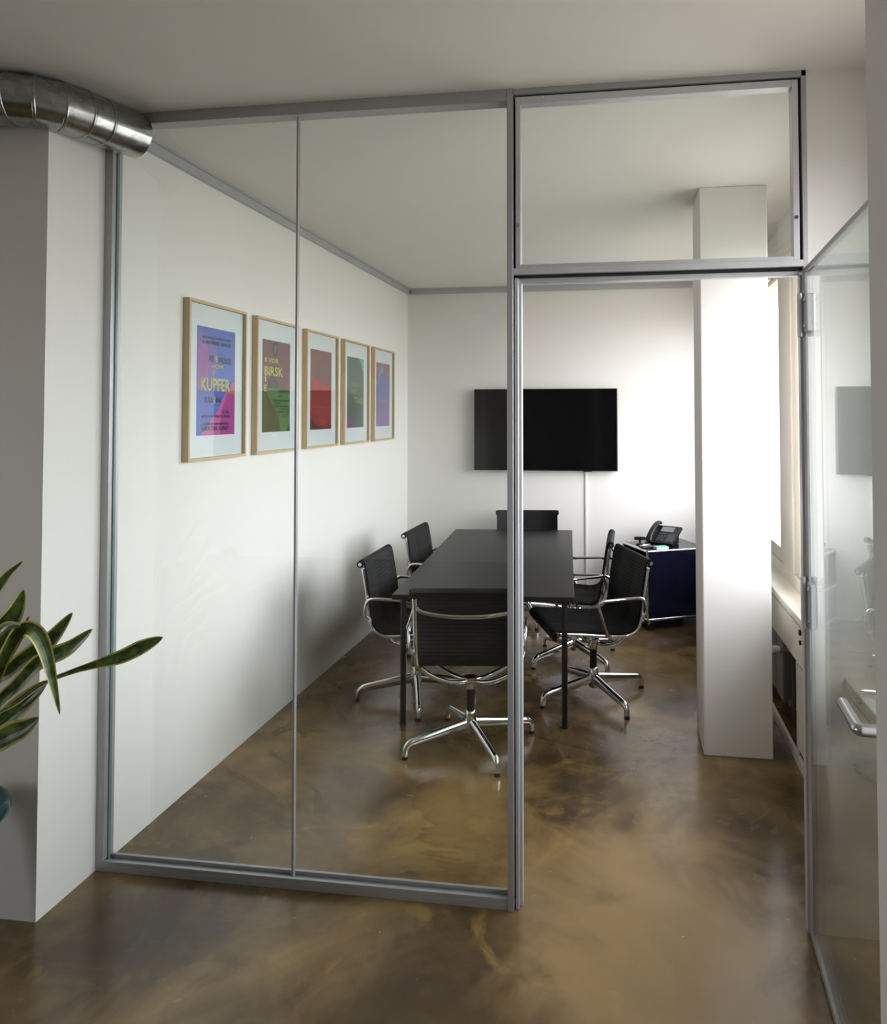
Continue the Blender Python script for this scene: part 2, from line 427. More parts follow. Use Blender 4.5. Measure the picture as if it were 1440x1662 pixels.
# ------------------------------------------------------------------ opened glass door
ang = math.atan2(-.998, -.062)
root = struct(empty('door_1', (2.492, -.036, 0), ang), 'frameless glass door swung open towards the camera')
LW = .905
MB().box(.004, LW, -.005, .005, .022, 2.115).build('glass_pane', M['door_glass'], root)
MB().box(.0, LW, -.009, .009, 2.106, 2.120).build('top_rail', M['alu'], root, bevel=.0015)
MB().box(.0, LW, -.011, .011, .006, .030).build('bottom_rail', M['alu'], root, bevel=.0015)
MB().box(-.001, .016, -.009, .009, .030, 2.106).build('hinge_stile', M['alu'], root, bevel=.0015)
for z0, z1 in ((1.90, 2.04), (.975, 1.135)):
    h = MB().box(.016, .070, -.013, .013, z0+.012, z1-.012).build('hinge', M['alu_light'], root, bevel=.003)
    MB().cyl((-.004, -.020, z0), (-.004, -.020, z1), .010, n=16).build('hinge_barrel', M['alu_light'], h)
    MB().cyl((.045, -.018, z1-.03), (.045, .018, z1-.03), .008, n=14).build('hinge_screw', M['chrome'], h)
    MB().cyl((.045, -.018, z0+.03), (.045, .018, z0+.03), .008, n=14).build('hinge_screw', M['chrome'], h)
# local -Y faces the doorway side of the opened leaf, local +X runs to the free edge
for sgn in (-1, 1):
    hb = MB().cyl((.868, sgn*.005, 1.01), (.868, sgn*.014, 1.01), .026, n=28).build('handle_rose', M['alu_light'], root)
    pts = round_poly([(.868, sgn*.014, 1.012), (.868, sgn*.064, 1.012), (.728, sgn*.064, 1.012)], .010)
    MB().sweep(pts, 0.0128, 0.0128, n=18).build('lever_handle', M['handle'], hb)
    MB().cyl((.868, sgn*.005, .93), (.868, sgn*.012, .93), .024, n=28).build('lock_rose', M['alu_light'], hb)

# ------------------------------------------------------------------ radiator covers under the windows
rc = empty('radiator_cover', (2.70, .06, 0))
def rp(nm, mb, mat, bev=.003):
    mb.v = [(x-2.70, y-.06, z) for x, y, z in mb.v]; return mb.build(nm, mat, rc, bevel=bev)
f = rp('flap_panel', MB().box(2.70, 2.716, 0.06, D-.02, .495, .698), M['cream'])
rp('flap_lip', MB().box(2.697, 2.702, 0.06, D-.02, .676, .680), M['cream_dark'], 0)
rp('base_strip', MB().box(2.706, 2.722, 0.06, D-.02, 0, .05), M['cream'])
rp('panel_stile', MB().box(2.706, 2.716, .07, .095, .05, .485), M['cream'])
rp('panel_stile', MB().box(2.706, 2.716, 1.14, 1.165, .05, .485), M['cream'])
g = MB()
for i in range(26): g.box(2.709, 2.715, .095, 1.14, .085+i*.0152, .085+i*.0152+.0132)
rp('louvre_panel', g, M['cream'], 0)
rp('flap_lock', MB().cyl((2.701, 1.03, .655), (2.692, 1.03, .655), .013, n=18), M['gasket'], 0)
rp('flap_lock', MB().cyl((2.701, 1.03, .610), (2.692, 1.03, .610), .010, n=18), M['gasket'], 0)
tag(rc, 'cream radiator cover with flap and slatted panel under the meeting room window', 'radiator cover')

rd = MB()
for i in range(11): rd.box(2.748, 2.838, 1.66+i*.19, 1.66+i*.19+.165, .10, .60)
rd.box(2.775, 2.81, 1.62, 3.74, .58, .61).box(2.775, 2.81, 1.62, 3.74, .09, .12)
for y in (1.80, 3.55): rd.box(2.81, 2.849, y-.02, y+.02, .45, .49)
ra = rd.build('radiator', M['radiator'], bevel=.006)
v = MB().cyl((2.72, 1.60, .40), (2.80, 1.60, .40), .014).build('valve_body', M['alu'], ra)
MB().cyl((2.66, 1.60, .40), (2.72, 1.60, .40), .022, .020, n=24).build('thermostat_knob', M['white_plastic'], v)
MB().sweep(round_poly([(2.79, 1.60, .40), (2.79, 1.60, .30), (2.79, 1.60, .0)], .02), .009).build('riser_pipe', M['radiator'], v)
tag(ra, 'grey radiator with white thermostat knob in the recess behind the pillar', 'radiator')

rc2 = empty('radiator_cover', (2.612, -.64, 0))
def rp2(nm, mb, mat, bev=.003):
    mb.v = [(x-2.612, y+.64, z) for x, y, z in mb.v]; return mb.build(nm, mat, rc2, bevel=bev)
rp2('flap_panel', MB().box(2.612, 2.628, -1.265, -.012, .632, .783), M['cream'])
rp2('flap_lip', MB().box(2.609, 2.613, -1.265, -.012, .752, .756), M['cream_dark'], 0)
rp2('bracket', MB().box(2.628, XR, -.06, -.04, .632, .70), M['cream'])
rp2('bracket', MB().box(2.628, XR, -1.20, -1.18, .632, .70), M['cream'])
tag(rc2, 'cream flap below the sill beside the opened glass door', 'radiator cover')
ra2 = MB()
for i in range(5): ra2.box(2.76, 2.838, -1.15+i*.19, -1.15+i*.19+.165, .12, .58)
ra2.box(2.78, 2.82, -1.16, -.14, .56, .59).box(2.78, 2.82, -1.16, -.14, .10, .13)
ra2.box(2.82, 2.849, -1.0, -.96, .44, .48).box(2.82, 2.849, -.34, -.30, .44, .48)
ra2 = ra2.build('radiator', M['white_plastic'], bevel=.006)
v = MB().cyl((2.73, -.115, .42), (2.80, -.115, .42), .013).cyl((2.80, -.115, .42), (2.80, -.15, .42), .012).build('valve_body', M['alu'], ra2)
MB().cyl((2.655, -.115, .42), (2.73, -.115, .42), .026, .023, n=24).build('thermostat_knob', M['white_plastic'], v)
MB().sweep([(2.70, -.06, 0), (2.70, -.06, .10), (2.72, -.08, .135), (2.79, -.13, .14)], .010, smooth_path=6).build('supply_pipe', M['white_plastic'], ra2)
tag(ra2, 'white radiator with thermostat knob seen through the opened glass door', 'radiator')

# ------------------------------------------------------------------ ventilation duct
duct = empty('ventilation_duct', (0, -.33, 2.685))
R = .0815
pth = [(-2.2, -.385), (-.13, -.385), (-.065, -.378), (-.005, -.35), (.040, -.300), (.068, -.235), (.087, -.165), (.139, .0)]
off = Vector((0, -.33, 2.685))
P = [Vector((x, y, 2.685))-off for x, y in pth]
names = [('pipe', 0, 1), ('elbow_segment', 1, 2), ('elbow_segment', 2, 3), ('elbow_segment', 3, 4), ('elbow_segment', 4, 5), ('elbow_segment', 5, 6), ('pipe_end', 6, 7)]
def plane_ring(i, r):
    t = ((P[min(i+1, len(P)-1)]-P[i]).normalized() if i < len(P)-1 else (P[i]-P[i-1]).normalized())
    t0 = (P[i]-P[i-1]).normalized() if i else t
    nrm = (t+t0).normalized(); w = Vector((0, 0, 1)).cross(nrm)
    return [P[i]+(w*math.cos(a)+Vector((0, 0, 1))*math.sin(a))*r for a in (2*PI*j/48 for j in range(48))], nrm
for nm, a, b in names:
    ra_, na = plane_ring(a, R); rb_, nb = plane_ring(b, R)
    if nm == 'pipe_end': rb_ = [p-nb*.030 for p in rb_]
    MB().loops([ra_, rb_], caps=(nm == 'pipe_end')).build(nm, M['galv'], duct)
for i in range(1, 7):
    rr, nn = plane_ring(i, R+.0035); r0, _ = plane_ring(i, R-.004)
    MB().loops([[p-nn*.006 for p in r0], [p-nn*.004 for p in rr], [p+nn*.004 for p in rr], [p+nn*.006 for p in r0]], caps=False).build('seam_ring', M['galv'], duct)
tag(duct, 'galvanised round ventilation duct with segmented elbow under the ceiling', 'duct')

# ------------------------------------------------------------------ table
tb = empty('conference_table', (1.084, 2.44, 0), math.radians(4.2))
MB().box(-.4825, .4825, -1.1075, 1.1075, .668, .695).build('tabletop', M['tabletop'], tb, bevel=.003)
ap = MB().box(-.44, .44, -1.065, -1.035, .656, .668).box(-.44, .44, 1.035, 1.065, .656, .668).box(-.445, -.415, -1.035, 1.035, .656, .668).box(.415, .445, -1.035, 1.035, .656, .668)
ap.build('under_frame', M['blackmetal'], tb, bevel=.002)
for sx in (-1, 1):
    for sy in (-1, 1):
        lg = MB().cyl((sx*.432, sy*1.058, .006), (sx*.432, sy*1.058, .668), .0155, n=24).build('leg', M['blackmetal'], tb)
        MB().cyl((sx*.432, sy*1.058, 0), (sx*.432, sy*1.058, .008), .0175, n=20).build('foot_glide', M['plastic'], lg)
tag(tb, 'long black rectangular conference table on thin round legs', 'table')

# ------------------------------------------------------------------ chairs
PROF = [(.292, .418), (.312, .428), (.318, .448), (.308, .466), (.275, .472), (.16, .462), (.02, .446), (-.07, .438),
        (-.122, .440), (-.160, .460), (-.178, .498), (-.188, .56), (-.199, .64), (-.213, .73), (-.224, .792), (-.232, .820),
        (-.243, .834), (-.259, .832), (-.267, .818)]
PP = catmull([Vector((0, y, z)) for y, z in PROF], 12)
def sling():
    # resample evenly and add fine cross ribs
    L = [0]
    for a, b in zip(PP, PP[1:]): L.append(L[-1]+(b-a).length)
    n = 240; pts = []; k = 0
    for i in range(n+1):
        s = L[-1]*i/n
        while k < len(L)-2 and L[k+1] < s: k += 1
        t = (s-L[k])/max(1e-9, L[k+1]-L[k]); pts.append(PP[k].lerp(PP[k+1], t))
    mb = MB(); W = .255; up = []; dn = []
    for i, p in enumerate(pts):
        t = (pts[min(i+1, n)]-pts[max(i-1, 0)]).normalized(); nr = Vector((0, -t.z, t.y))
        rip = .0016*abs(math.sin(PI*i/5.0)) if 10 < i < n-10 else 0
        up.append(p+nr*(.0035+rip)); dn.append(p-nr*(.0035+rip))
    ring = up+dn[::-1]; m = len(ring)
    rings = [[Vector((x, q.y, q.z)) for q in ring] for x in (-W, -W*.33, W*.33, W)]
    fs = []
    vs = [p for r_ in rings for p in r_]
    for i in range(3):
        for j in range(m):
            a = i*m+j; b = i*m+(j+1) % m; fs.append((a, a+m, b+m, b))
    mb.add(vs, fs, 0, True)
    h = n+1
    for base, flip in ((0, 0), (3*m, 1)):
        for i in range(n):
            q = (base+i, base+i+1, base+m-2-i, base+m-1-i)
            mb.f.append(q if flip else q[::-1]); mb.mi.append(0); mb.sm.append(False)
    return mb

def chair_parts(root, base_rot):
    sling().build('seat_sling', M['fabric'], root)
    RAIL = []
    for i in range(4, 15):
        (ya, za), (yb, zb) = PROF[i-1], PROF[i+1]; l = math.hypot(yb-ya, zb-za)
        RAIL.append((PROF[i][0]-.0175*(zb-za)/l, PROF[i][1]+.0175*(yb-ya)/l))
    for s in (-1, 1):
        sd = MB().sweep([(s*.243, y, z) for y, z in RAIL], .0125, .012, n=12, up=(0, 0, 1), smooth_path=6).build('side_rail', M['chrome'], root)
        c1 = MB().cyl((s*.254, -.252, .816), (s*.264, -.252, .816), .019, n=24).build('top_roll_cap', M['fabric'], root)
        MB().cyl((s*.264, -.252, .816), (s*.2675, -.252, .816), .010, n=18).build('cap_button', M['chrome'], c1)
        MB().cyl((s*.255, .298, .446), (s*.264, .298, .446), .018, n=24).build('front_roll_cap', M['chrome'], root)
        am = round_poly([(s*.256, -.005, .424), (s*.270, .012, .45), (s*.278, .070, .622), (s*.278, -.205, .634), (s*.270, -.228, .545), (s*.254, -.196, .510)], .045, 8)
        a = MB().sweep(am, .0095, .0075, n=12, up=(1, 0, 0)).build('armrest', M['chrome'], root)
        MB().cyl((s*.246, -.006, .425), (s*.266, -.006, .425), .014, n=18).build('armrest_mount', M['chrome'], a)
        MB().cyl((s*.246, -.198, .510), (s*.264, -.198, .510), .014, n=18).build('armrest_mount', M['chrome'], a)
    MB().sweep([(-.243, -.234, .748), (-.20, -.246, .724), (-.10, -.262, .711), (0, -.266, .708), (.10, -.262, .711), (.20, -.246, .724), (.243, -.234, .748)], .007, .011, n=12, smooth_path=6).build('back_spreader', M['chrome'], root)
    for y, d in ((.045, .02), (-.045, -.02)):
        MB().sweep([(-.243, y*2.2, .424), (-.19, y*1.9, .376), (-.10, y*1.2, .333), (0, y*.35, .321), (.10, y*1.2, .333), (.19, y*1.9, .376), (.243, y*2.2, .424)], .009, .012, n=12, smooth_path=6).build('seat_spreader', M['chrome'], root)
    c = MB().cyl((0, 0, .285), (0, 0, .335), .0235, n=28).cyl((0, 0, .335), (0, 0, .342), .034, n=28).build('column', M['chrome'], root)
    MB().cyl((0, 0, .175), (0, 0, .285), .0205, n=28).build('gas_lift_sleeve', M['plastic'], c)
    MB().sweep([(.02, .0, .318), (.06, -.01, .318), (.15, -.02, .312)], .005, .004, n=10, smooth_path=4).build('height_lever', M['plastic'], c)
    hb = MB().lathe([(.012, .060), (.027, .064), (.033, .085), (.031, .13), (.0265, .165), (.0235, .178), (.012, .180)], n=32).build('base_hub', M['chrome'], root)
    for k in range(4):
        a = base_rot+k*PI/2; ca, sa = math.cos(a), math.sin(a)
        pr = [(.022, .112), (.10, .101), (.20, .086), (.285, .074), (.315, .067), (.331, .052), (.336, .030), (.338, .016)]
        rings = []
        Q = catmull([Vector((r_*ca, r_*sa, z)) for r_, z in pr], 5)
        side = Vector((-sa, ca, 0))
        for i, p in enumerate(Q):
            f = i/(len(Q)-1); t = (Q[min(i+1, len(Q)-1)]-Q[max(i-1, 0)]).normalized(); nn = side.cross(t)
            w = .019-.005*f; h = .029-.0135*min(1, f*1.35)
            rings.append([p+side*w*math.cos(b)+nn*h*math.sin(b) for b in (2*PI*j/14 for j in range(14))])
        lg = MB().loops(rings).build('leg', M['chrome'], root)
        MB().cyl((.338*ca, .338*sa, 0), (.338*ca, .338*sa, .017), .0155, .0135, n=18).build('foot_glide', M['plastic'], lg)

def chair(loc, facing, base, label, proto=None):
    rz = math.radians(facing-90)
    if proto is None:
        root = empty('office_chair', (loc[0], loc[1], 0), rz); chair_parts(root, math.radians(base)-rz)
    else:
        root = proto.copy(); COL.objects.link(root); root.location = (loc[0], loc[1], 0); root.rotation_euler = (0, 0, rz)
        turn = Matrix.Rotation(math.radians(base)-rz-BASE0, 4, 'Z')
        for ch in list(proto.children):
            c_ = ch.copy(); COL.objects.link(c_); c_.parent = root
            if ch.name.split('.')[0] == 'leg': c_.matrix_basis = turn
            for g_ in ch.children:
                d_ = g_.copy(); COL.objects.link(d_); d_.parent = c_
    return tag(root, label, 'chair', 'black office chairs around the conference table')

c0 = chair((1.143, 1.146), 97, 213, 'black mesh office chair at the near end of the table, back to the glass')
BASE0 = math.radians(213)-math.radians(97-90)
chair((1.725, 1.856), 201, 214.5, 'black mesh office chair turned out from the table, nearest the white pillar', c0)
chair((1.572, 2.502), 180, 222, 'black mesh office chair seen edge-on beside the navy cabinet', c0)
chair((.698, 1.722), 1, 198, 'black mesh office chair below the green poster, nearer of the two by the poster wall', c0)
chair((.668, 2.660), 359, 230, 'black mesh office chair by the poster wall, tucked in farther from the glass partition', c0)
chair((1.128, 3.44), 277, 200, 'black mesh office chair at the far end of the table under the television', c0)

# ------------------------------------------------------------------ television
tv = empty('television', (1.239, D-.075, 1.515))
MB().box(-.619, .619, .0, .045, -.351, .351).build('housing', M['plastic'], tv, bevel=.006)
MB().box(-.613, .613, -.003, .0005, -.342, .345).build('screen', M['screen'], tv)
MB().box(-.025, .025, -.005, .004, -.351, -.343).build('logo_plate', M['key'], tv)
MB().box(.33, .40, .005, .03, -.358, -.349).build('sensor', M['plastic'], tv, bevel=.002)
MB().box(-.22, .22, .045, .0745, -.16, .16).build('wall_mount', M['blackmetal'], tv)
tag(tv, 'large black flat television hung on the far white wall', 'television')
cd = MB().box(1.577, 1.597, D-.012, D, .17, 1.175).build('cable_duct', M['white_plastic'], bevel=.003)
MB().sweep([(1.592, D-.010, .172), (1.60, D-.02, .15), (1.66, D-.02, .06), (1.74, D-.02, .0035)], .0035, n=8, smooth_path=5).build('loose_cable', M['white_plastic'], cd)
tag(cd, 'narrow white cable duct running down the wall below the television', 'cable duct')

# ------------------------------------------------------------------ posters
ink = {}
def inkm(c):
    if c not in ink: ink[c] = simple('print_ink_%d' % len(ink), rgb(*c), .7, var=.03, scale=30)
    return ink[c]

def text_polys(body, size, width=None):
    cu = bpy.data.curves.new('lettering', 'FONT'); cu.body = body; cu.size = size; cu.align_x = 'LEFT'; cu.resolution_u = 2; cu.offset = size*.022
    ob = bpy.data.objects.new('lettering', cu); COL.objects.link(ob)
    dg = bpy.context.evaluated_depsgraph_get(); dg.update()
    me = bpy.data.meshes.new_from_object(ob.evaluated_get(dg))
    vs = [v.co.copy() for v in me.vertices]; fs = [tuple(p.vertices) for p in me.polygons]
    bpy.data.objects.remove(ob); bpy.data.curves.remove(cu); bpy.data.meshes.remove(me)
    if vs:
        x0 = min(v.x for v in vs); w = max(v.x for v in vs)-x0; k = (width/w) if width else 1
        for v in vs: v.x = (v.x-x0)*k
    return vs, fs

def poster(y0, label, bg, shapes, texts):
    """shapes: (colour, [(u,v)...]) in print units 0..1 x 0..1 (v up); texts: (body, u, v, size, colour, width)"""
    W_, H_, DP = .497, .722, .032
    root = empty('framed_poster', (0, y0, 1.445))
    fw = .013
    f = MB().box(.001, DP, 0, fw, 0, H_).box(.001, DP, W_-fw, W_, 0, H_).box(.001, DP, fw, W_-fw, 0, fw).box(.001, DP, fw, W_-fw, H_-fw, H_)
    f.build('frame', M['wood'], root, bevel=.001)
    mt = MB().box(.001, .014, fw, W_-fw, fw, H_-fw).build('mount_board', M['paper'], root)
    pu0, pu1, pv0, pv1 = .086, .412, .112, .610
    cols = [bg]; mb = MB()
    def idx(c):
        if c not in cols: cols.append(c)
        return cols.index(c)
    mb.box(.014, .0145, pu0, pu1, pv0, pv1)
    for k, (c, poly) in enumerate(shapes):
        x = .0147+.0001*k
        mb.add([(x, pu0+(pu1-pu0)*u, pv0+(pv1-pv0)*v) for u, v in poly], [tuple(range(len(poly)))], idx(c))
    for body, u, v, size, c, w in texts:
        vs, fs = text_polys(body, size, w*(pu1-pu0) if w else None)
        mb.add([(.0162, pu0+(pu1-pu0)*u+q.x, pv0+(pv1-pv0)*v+q.y) for q in vs], fs, idx(c))
    mb.build('print', [inkm(c) for c in cols], mt)
    MB().box(.020, .0215, fw, W_-fw, fw, H_-fw).build('glazing', M['picture_glass'], root)
    return tag(root, label, 'poster', 'framed posters on the white wall')

YE, DK = (202, 188, 92), (40, 34, 66)
def pitch(i): return .470+.604*i
poster(pitch(0), 'framed blue and pink poster with yellow lettering, largest and nearest the glass partition', (78, 104, 190),
    [((120, 104, 176), [(0, .34), (.2, .36), (.46, .50), (.52, .78), (.28, .93), (0, .97)]),
     ((158, 96, 164), [(.04, .40), (.20, .47), (.34, .66), (.26, .84), (.08, .87), (.04, .80)]),
     ((84, 100, 186), [(0, 0), (.10, 0), (.45, .22), (.62, .42), (.0, .42)]),
     ((196, 88, 160), [(.10, 0), (1, 0), (1, .49), (.90, .45), (.72, .39), (.55, .24), (.30, .10)]),
     ((168, 48, 132), [(.60, 0), (1, 0), (1, .40), (.78, .39), (.62, .22)]),
     ((198, 92, 110), [(.82, .39), (1, .39), (1, .52), (.92, .50)])],
    [('NACHWUCHS WERKSTATT BERN', .12, .895, .016, DK, .76), ('16. NOVEMBER ZUHAUSE', .12, .845, .022, DK, .76),
     ('AB', .28, .685, .044, DK, .13), ('8', .45, .685, .044, (200, 176, 140), .07), ('WOSUDE', .54, .680, .040, DK, .36),
     ('VOM', .34, .625, .026, YE, .32), ('f', .38, .545, .05, (150, 150, 190), .06),
     ('KUPFER', .10, .415, .082, YE, .76),
     ('VULK', .17, .305, .036, DK, .24), ('I', .43, .30, .042, YE, .03), ('N', .49, .305, .036, DK, .11),
     ('20 UHR', .66, .205, .018, DK, .18), ('MUSIK UND THEATER AM SEE', .12, .165, .016, DK, .74),
     ('VORVERKAUF UND ABENDKASSE', .12, .095, .015, DK, .72), ('HAUS DER KUNST', .12, .045, .028, DK, .72)])
poster(pitch(1), 'framed poster with dull red top and green lower half, second along the wall', (112, 72, 72),
    [((86, 122, 60), [(0, 0), (1, 0), (1, .475), (0, .475)]),
     ((92, 84, 40), [(0, 0), (.66, 0), (.58, .15), (.40, .27), (.18, .40), (.12, .475), (0, .475)]),
     ((100, 96, 44), [(.04, .06), (.16, .06), (.16, .40), (.04, .40)]),
     ((58, 58, 52), [(.14, .48), (.62, .48), (.50, .56), (.44, .66), (.38, .74), (.30, .66)]),
     ((48, 44, 40), [(.36, .83), (.52, .83), (.52, .99), (.36, .99)]),
     ((128, 118, 104), [(.41, .86), (.47, .86), (.47, .95), (.41, .95)]),
     ((44, 50, 66), [(.86, 0), (1, 0), (1, .09), (.95, .05)])],
    [('8 VOR', .06, .755, .036, YE, .50), ('BIRSK', .06, .615, .068, YE, .66), ('I', .07, .545, .040, YE, .05), ('E', .05, .44, .050, YE, .10),
     ('ABENDS', .58, .435, .022, (44, 62, 48), .36), ('UM 8', .55, .385, .016, (44, 62, 48), .14), ('MUSIK UND LESUNG', .38, .335, .014, (44, 62, 48), .58),
     ('DIE BAND', .42, .305, .012, (44, 62, 48), .2), ('TANZ UND PERFORMANCE', .36, .272, .014, (44, 62, 48), .60), ('SAAL EINS', .64, .242, .013, (44, 62, 48), .32),
     ('EINTRITT FREI', .52, .210, .013, (44, 62, 48), .44), ('KASSE', .76, .178, .013, (44, 62, 48), .18), ('BAR', .74, .15, .012, (44, 62, 48), .1)])
poster(pitch(2), 'framed dark red poster with a brighter red diagonal band, third along the wall', (138, 22, 24),
    [((126, 62, 66), [(0, .58), (.5, .60), (1, .50), (1, 1), (0, 1)]),
     ((112, 66, 64), [(.22, .60), (.70, .56), (1, .52), (1, .82), (.2, .84)]),
     ((178, 42, 36), [(.06, .49), (.97, .49), (.97, .54), (.30, .62), (.10, .67)]),
     ((164, 46, 40), [(.06, .275), (1, .262), (1, .282), (.06, .30)]),
     ((78, 14, 20), [(0, 0), (1, 0), (1, .06), (.7, .02), (.3, .05), (0, .16)]),
     ((188, 52, 44), [(.30, .13), (.62, .10), (.88, .075), (.60, .118)])],
    [('ROT', .42, .05, .028, (186, 40, 34), .26), ('am Hafen', .20, .20, .02, (160, 60, 50), .55)])
poster(pitch(3), 'framed dark green poster with a mint corner and small yellow words, fourth along the wall', (74, 94, 82),
    [((98, 176, 150), [(.72, 1), (1, 1), (1, .79), (.90, .86)]),
     ((226, 231, 232), [(.97, .76), (1.0, .76), (1.0, .82)]),
     ((116, 58, 124), [(0, 0), (.38, 0), (.30, .07), (.14, .17), (0, .25)]),
     ((62, 82, 68), [(.0, .25), (.30, .07), (.70, .20), (.86, .06), (.86, .45), (.4, .55)])],
    [('NACHT', .24, .585, .046, (140, 134, 66), .46), ('UND', .16, .475, .046, (140, 150, 62), .40), ('TAG', .40, .345, .062, (146, 156, 66), .48)])
poster(pitch(4), 'framed blue-violet poster with red corners, farthest along the wall', (96, 92, 158),
    [((142, 60, 84), [(.0, .72), (.12, .74), (.36, 1), (0, 1)]),
     ((142, 60, 84), [(.50, 1), (1, 1), (1, .69), (.88, .70), (.72, .84)]),
     ((104, 140, 168), [(.04, .66), (.16, .78), (.36, .97), (.44, .97), (.56, .86), (.30, .83), (.10, .64)]),
     ((124, 82, 156), [(0, 0), (1, .02), (.9, .14), (.3, .22), (.1, .40), (0, .40)])],
    [('SOMMER', .18, .375, .030, (170, 130, 96), .60), ('FESTE', .24, .19, .042, (160, 100, 110), .48), ('im Park', .28, .50, .020, (150, 100, 120), .4), ('JULI', .34, .10, .024, (150, 110, 140), .3)])

# ------------------------------------------------------------------ navy cabinet on castors
CA = math.radians(25)
CW, CD, CZ0, CZ1 = .535, .44, .075, .612
cb = empty('cabinet', (2.078, 3.198, 0), CA)
tube = MB()
for x in (.009, CW-.009):
    for y in (.009, CD-.009): tube.cyl((x, y, CZ0), (x, y, CZ1-.005), .0095, n=16)
zs = (CZ0+.01, .335, CZ1-.012)
for z in zs:
    if z != .335:
        for y in (.009, CD-.009): tube.cyl((.009, y, z), (CW-.009, y, z), .0095, n=16)
    for x in (.009, CW-.009): tube.cyl((x, .009, z), (x, CD-.009, z), .0095, n=16)
tube.build('tube_frame', M['chrome'], cb)
MB().box(.016, CW-.016, .004, .010, CZ0+.018, CZ1-.020).build('side_panel', M['navy'], cb)
MB().box(.016, CW-.016, CD-.010, CD-.004, CZ0+.018, CZ1-.020).build('side_panel', M['navy'], cb)
MB().box(CW-.012, CW-.006, .016, CD-.016, CZ0+.018, CZ1-.020).build('back_panel', M['navy'], cb)
MB().box(.016, CW-.016, .016, CD-.016, CZ1-.012, CZ1-.003).build('top_panel', M['navy'], cb)
MB().box(.016, CW-.016, .016, CD-.016, .331, .339).build('shelf', M['navy'], cb)
MB().box(.016, CW-.016, .016, CD-.016, CZ0+.006, CZ0+.014).build('bottom_panel', M['navy'], cb)
dr = MB().box(.004, .010, .018, CD-.018, CZ0+.020, .325).build('drop_door', M['navy'], cb)
MB().cyl((.004, CD/2, .295), (-.010, CD/2, .295), .008, n=14).build('door_knob', M['chrome'], dr)
for x in (.045, CW-.045):
    for y in (.045, CD-.045):
        c = MB().cyl((x, y, .045), (x, y, CZ0+.006), .008, n=12).box(x-.012, x+.022, y-.008, y+.008, .04, .056).build('castor', M['chrome'], cb)
        MB().cyl((x+.010, y-.022, .0275), (x+.010, y-.006, .0275), .0275, n=22).cyl((x+.010, y+.006, .0275), (x+.010, y+.022, .0275), .0275, n=22).build('castor_wheel', M['plastic'], c)
tag(cb, 'navy blue metal cabinet with chrome tubes on castors beside the pillar', 'cabinet')
def on_cab(x, y, z=0):
    c, s = math.cos(CA), math.sin(CA)
    return (2.078+c*x-s*y, 3.198+s*x+c*y, CZ1-.003+z)
# desk phone: tilted body, cradle, handset, display, keys
PHS = 1.12
ph = empty('desk_phone', on_cab(.165, .215), math.radians(-30))
T = Matrix.Translation((0, 0.0, .012)) @ Matrix.Rotation(math.radians(33), 4, 'X')
body = MB().box(-.055, .150, 0, .185, -.010, .012, mat=T)
body.prism([(.006, .012), (.150, .014), (.150, .118)], -.030, .125, mat=Matrix(((0, 0, 1, 0), (1, 0, 0, 0), (0, 1, 0, -.012), (0, 0, 0, 1))))
body.build('phone_body', M['plastic'], ph, bevel=.004)
MB().box(.010, .105, .118, .168, .012, .0145, mat=T).build('display', M['lcd'], ph)
for ix in range(3):
    for iy in range(4):
        MB().box(.012+ix*.020, .027+ix*.020, .020+iy*.021, .036+iy*.021, .012, .0155, mat=T).build('key', M['key'], ph)
MB().box(.084, .142, .018, .100, .012, .0140, mat=T).build('key_strip', M['key'], ph)
hs = [(-.030, -.004, .026), (-.030, .03, .044), (-.030, .095, .052), (-.030, .16, .044), (-.030, .192, .026)]
MB().sweep([T @ Vector(q) for q in hs], .020, .011, n=14, smooth_path=6, taper=lambda t: 1+.35*abs(2*t-1)**2).build('handset', M['plastic'], ph)
MB().sweep([T @ Vector(q) for q in ((-.030, -.002, .02), (-.05, -.01, .0), (-.075, .02, -.01), (-.07, .10, -.05))], .004, n=8, smooth_path=5).build('handset_cord', M['plastic'], ph)
ph.scale = (PHS, PHS, PHS)
tag(ph, 'black desk phone with tilted body and handset on the navy cabinet', 'phone')

ms = MB().box(-.05, .05, -.032, .032, 0, .016, 0).box(-.05, .05, -.032, .032, .016, .020, 1).build('note_pad', [M['white_plastic'], M['mint']], bevel=.0015)
ms.location = on_cab(.145, .050); ms.rotation_euler = (0, 0, CA-.05)
tag(ms, 'mint green topped note pad in front of the desk phone', 'note pad')
rm = MB().box(-.07, .07, -.02, .02, 0, .014).build('remote_control', M['plastic'], bevel=.004)
rm.location = on_cab(.075, .118); rm.rotation_euler = (0, 0, CA+.25)
MB().box(-.055, .03, -.012, .012, .0135, .016).build('button_field', M['key'], rm)
tag(rm, 'black remote control lying on the near corner of the navy cabinet', 'remote control')
wc = empty('webcam', on_cab(.075, .27), CA-.5)
MB().box(-.03, .03, -.022, .022, 0, .008).build('clip_foot', M['plastic'], wc, bevel=.002)
MB().cyl((0, 0, .008), (0, 0, .035), .009, n=14).build('stem', M['plastic'], wc)
hd = MB().box(-.045, .045, -.014, .014, .035, .062).build('camera_head', M['plastic'], wc, bevel=.006)
MB().cyl((.0, -.014, .048), (.0, -.019, .048), .010, n=18).build('lens', M['screen'], hd)
tag(wc, 'small black webcam on a stub foot behind the remote control', 'webcam')
cbx = MB().sweep([Vector(on_cab(*q)) for q in ((.04, .20, .006), (.07, .165, .006), (.105, .17, .006), (.11, .205, .006), (.07, .21, .006), (.06, .18, .006), (.09, .155, .006))], .0045, n=8, smooth_path=6).build('cable', M['white_plastic'])
tag(cbx, 'coiled white cable on the navy cabinet', 'cable')

